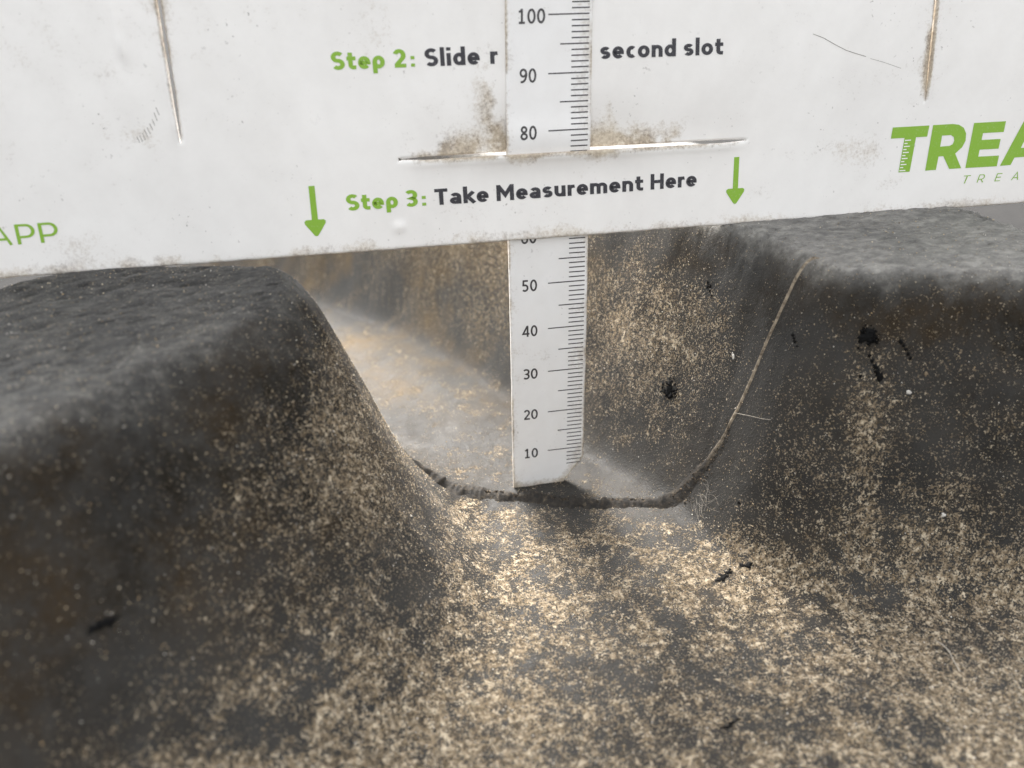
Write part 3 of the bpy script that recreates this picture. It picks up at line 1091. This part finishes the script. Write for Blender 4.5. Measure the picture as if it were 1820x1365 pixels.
RE = RW / 2
for u_ in range(6, 150):
    if u_ % 10 == 0: L_ = 8.35
    elif u_ % 5 == 0: L_ = 6.1
    else: L_ = 3.95
    ruler_shape("tick_mark", [(RE - L_, RE - .62, u_ - .115, u_ + .115)], M_TICK)
for t_ in range(10, 150, 10):
    s_ = str(t_)
    V_, F_, Z_, w_ = text_mesh(s_, .075, .10)
    capn = 2.5
    wid = 3.15 if len(s_) == 2 else 5.1
    cx_ = -4.05 if len(s_) == 2 else -3.35
    A_ = cx_ - wid / 2 + V_[:, 0] / w_ * wid
    U_ = t_ - 1.45 + V_[:, 1] * capn
    mesh_ob("printed_number", ruler_pt(A_, U_, .035 + Z_), F_, M_TICK, ruler)['label'] = "black number " + s_


# ------------------------------------------------------------------ small things stuck to the tread
def surf_frame(x, y):
    e = .6
    z = float(height(np.array([x]), np.array([y]))[0])
    gx = float((height(np.array([x + e]), np.array([y])) - height(np.array([x - e]), np.array([y])))[0] / (2 * e))
    gy = float((height(np.array([x]), np.array([y + e])) - height(np.array([x]), np.array([y - e])))[0] / (2 * e))
    n_ = Vector((-gx, -gy, 1)).normalized()
    t_ = Vector((0, 0, 1)).cross(n_) if n_.z < .9 else Vector((1, 0, gx))
    t_ = t_.normalized()
    b_ = n_.cross(t_)
    return Vector((x, y, z)), t_, b_, n_


def fleck(x0, y0, blobs, label, material=M_TAR, name="tar_fleck", cat="tar fleck", hgt=.16, group="black tar flecks stuck on the rubber", seed=1):
    """blobs around the point (x0, y0) of the tread: (along, up the slope, radius along, radius up) in mm"""
    R_ = random.Random(seed)
    V, F = [], []
    p0, t0, b0, n0 = surf_frame(x0, y0)
    for i, (da, db, ra, rb) in enumerate(blobs):
        q0 = p0 + t0 * da + b0 * db
        p, t, b, nn_ = surf_frame(q0.x, q0.y)
        n = 14
        o = len(V)
        V.append(p + nn_ * (hgt * R_.uniform(.7, 1.1) + .01 * i + .08))
        ph = [R_.uniform(.55, 1.4) for _ in range(n)]
        for ring, (q, hh) in enumerate(((.55, .9), (1.0, .12))):
            for k in range(n):
                a = 2 * math.pi * k / n
                rad = q * (ph[k] if ring else (ph[k] + 1) / 2)
                V.append(p + t * (math.cos(a) * ra * rad) + b * (math.sin(a) * rb * rad) + nn_ * (hgt * hh * R_.uniform(.8, 1.2) + .05))
        for k in range(n):
            k2 = (k + 1) % n
            F.append((o, o + 1 + k, o + 1 + k2))
            F.append((o + 1 + k, o + 1 + n + k, o + 1 + n + k2, o + 1 + k2))
    ob = mesh_ob(name, np.array([tuple(v) for v in V]), F, material)
    tag(ob, label, cat, group)
    return ob


def star(r, k, seed, rr=.35, core=.5):
    R_ = random.Random(seed)
    out = [(0, 0, r * core, r * core)]
    for i in range(k):
        a = R_.uniform(0, 6.283); q = R_.uniform(.35, 1.0) * r
        s_ = rr * r * R_.uniform(.35, .9) * (1.25 - q / r)
        out.append((math.cos(a) * q, math.sin(a) * q, s_, s_))
    return out


CH = dict(material=M_CHIP, name="chalk_chip", cat="chip", group="pale chips stuck on the rubber")
fleck(29.26, -2.64, star(2.7, 34, 3, .34, .38), "spiky black tar splat right of the ruler, level with its 30 mark", seed=3)
fleck(51.6, -36.65, star(2.3, 34, 5, .36, .55), "largest round black tar splat on the front of the right lug", seed=5)
fleck(53.2, -38.0, [(-1.1, 1.4, .35, .4), (-.5, .5, .4, .5), (.0, -.5, .45, .6), (.5, -1.4, .5, .7), (1.0, -2.4, .7, .8), (1.1, -3.0, .6, .5), (-2.5, -2.2, .35, .35)],
      "drip shaped black tar streak just below the largest round splat", seed=6)
fleck(35.88, -3.75, [(-.6, .9, .35, .5), (-.3, .0, .3, .5), (.3, .3, .3, .4), (.5, -.7, .35, .4), (1.2, -1.4, .3, .25)],
      "small black tar fleck high on the flank below the card", seed=7)
fleck(42.46, -28.3, [(-.5, .3, .4, .4), (0, -.2, .35, .3), (.5, -.6, .5, .3), (1.2, -.9, .3, .2)], "small black tar fleck just right of the mould seam", seed=8)
fleck(58.18, -38.67, [(-.9, 1.3, .4, .5), (-.4, .5, .4, .4), (.1, -.2, .35, .4), (.6, -.9, .35, .35), (1.1, -1.7, .3, .4)],
      "slanting black tar streak right of the largest splat", seed=9)
fleck(61.9, -40.6, [(0, 0, .42, .38)], "tiny dark brown dot right of the slanting streak", M_BARK, seed=10)
fleck(27.98, -40.5, [(-1.5, -.6, 1.0, .7), (-.4, .1, 1.0, .7), (.9, .9, .9, .5), (1.6, 1.5, .4, .3)], "long black tar fleck on the groove floor below the seam", seed=11)
fleck(32.86, -39.2, [(-.7, -.3, .6, .5), (.3, .1, .7, .6), (.6, .7, .3, .4)], "short dark tar fleck just behind the long one on the groove floor", seed=12)
fleck(15.0, -72.65, [(-1.1, -.5, .9, .35), (.1, 0, .8, .35), (1.2, .4, .6, .25)], "thin black tar smear on the groove floor nearest the viewer", seed=13)
fleck(33.94, -31.1, [(0, 0, .4, .35)], "tiny black tar dot below the lint tuft", seed=14)
fleck(-72.1, -67.5, [(-.9, .1, 1.2, .6), (.6, -.1, 1.1, .7)], "blurred black tar fleck low on the left lug's shaded face", seed=15)
fleck(37.25, -15.2, [(0, 0, .4, .36), (.3, -.5, .25, .36), (-.3, .4, .2, .2)], "whitish chalk chip on the flank left of the seam", seed=16, **CH)
fleck(66.0, -48.2, [(0, 0, .42, .42)], "round whitish chip low on the right lug's front", seed=17, **CH)
fleck(59.1, -40.7, [(0, 0, .5, .4)], "small cream chip in the middle of the right lug's front", seed=18, **CH)


def tube(paths, r, name, label, cat, material=M_FIBRE, kind=None, group=None):
    V, F = [], []
    for P in paths:
        P = [Vector(p) for p in P]
        # smooth the path
        for _ in range(2):
            Q = [P[0]]
            for a, b in zip(P[:-1], P[1:]):
                Q += [a * .75 + b * .25, a * .25 + b * .75]
            P = Q + [P[-1]]
        o = len(V)
        for i, p in enumerate(P):
            d = (P[min(i + 1, len(P) - 1)] - P[max(i - 1, 0)]).normalized()
            s1 = d.orthogonal().normalized(); s2 = d.cross(s1)
            for k in range(4):
                a = k * math.pi / 2
                V.append(tuple(p + (s1 * math.cos(a) + s2 * math.sin(a)) * r))
        for i in range(len(P) - 1):
            for k in range(4):
                k2 = (k + 1) % 4
                F.append((o + 4 * i + k, o + 4 * i + k2, o + 4 * i + 4 + k2, o + 4 * i + 4 + k))
    ob = mesh_ob(name, np.array(V), F, material)
    tag(ob, label, cat, group, kind)
    return ob


def on_surf(x, y, up=.15):
    p, t, b, n_ = surf_frame(x, y)
    return p + n_ * up


def drape(x0, y0, z0, x1, y1, z1, sag=.5, n=5, up=.35):
    out = []
    for i in range(n):
        t = i / (n - 1)
        x = x0 + (x1 - x0) * t; y = y0 + (y1 - y0) * t
        out.append((x, y, 0))
    return out


tube([[on_surf(36.2, -21.2, .2), on_surf(36.9, -23.4, .7), on_surf(37.6, -25.8, .7), on_surf(38.5, -28.6, .5), on_surf(39.1, -30.2, .15)]], .05,
     "fibre", "single pale fibre sticking out from the seam halfway up the right flank", "fibre")
tube([[on_surf(56.9, -63.5, .3), on_surf(57.6, -66, .5), on_surf(56.6, -69, .5), on_surf(56.4, -71, .3)]], .08,
     "fibre", "pale bent fibre lying in the sand at lower right", "fibre")
RL = random.Random(11)
paths = []
for k_ in range(22):
    a0 = on_surf(30.2 + RL.uniform(-1.6, 1.2), -21.8 + RL.uniform(-1.6, .8), .2)
    ln = RL.uniform(1.2, 4.2) * (1.6 if k_ % 9 == 0 else 1)
    a1 = on_surf(a0.x + RL.uniform(-.5, 1.0) * ln * .35, a0.y - ln * .5, RL.uniform(.2, .6))
    a2 = on_surf(a0.x + RL.uniform(-.8, 1.5) * ln * .5, a0.y - ln, RL.uniform(.05, .7))
    paths.append([a0, a1, a2])
tube(paths, .015, "lint_tuft", "wispy tuft of grey lint caught on the seam at the foot of the right flank", "lint")
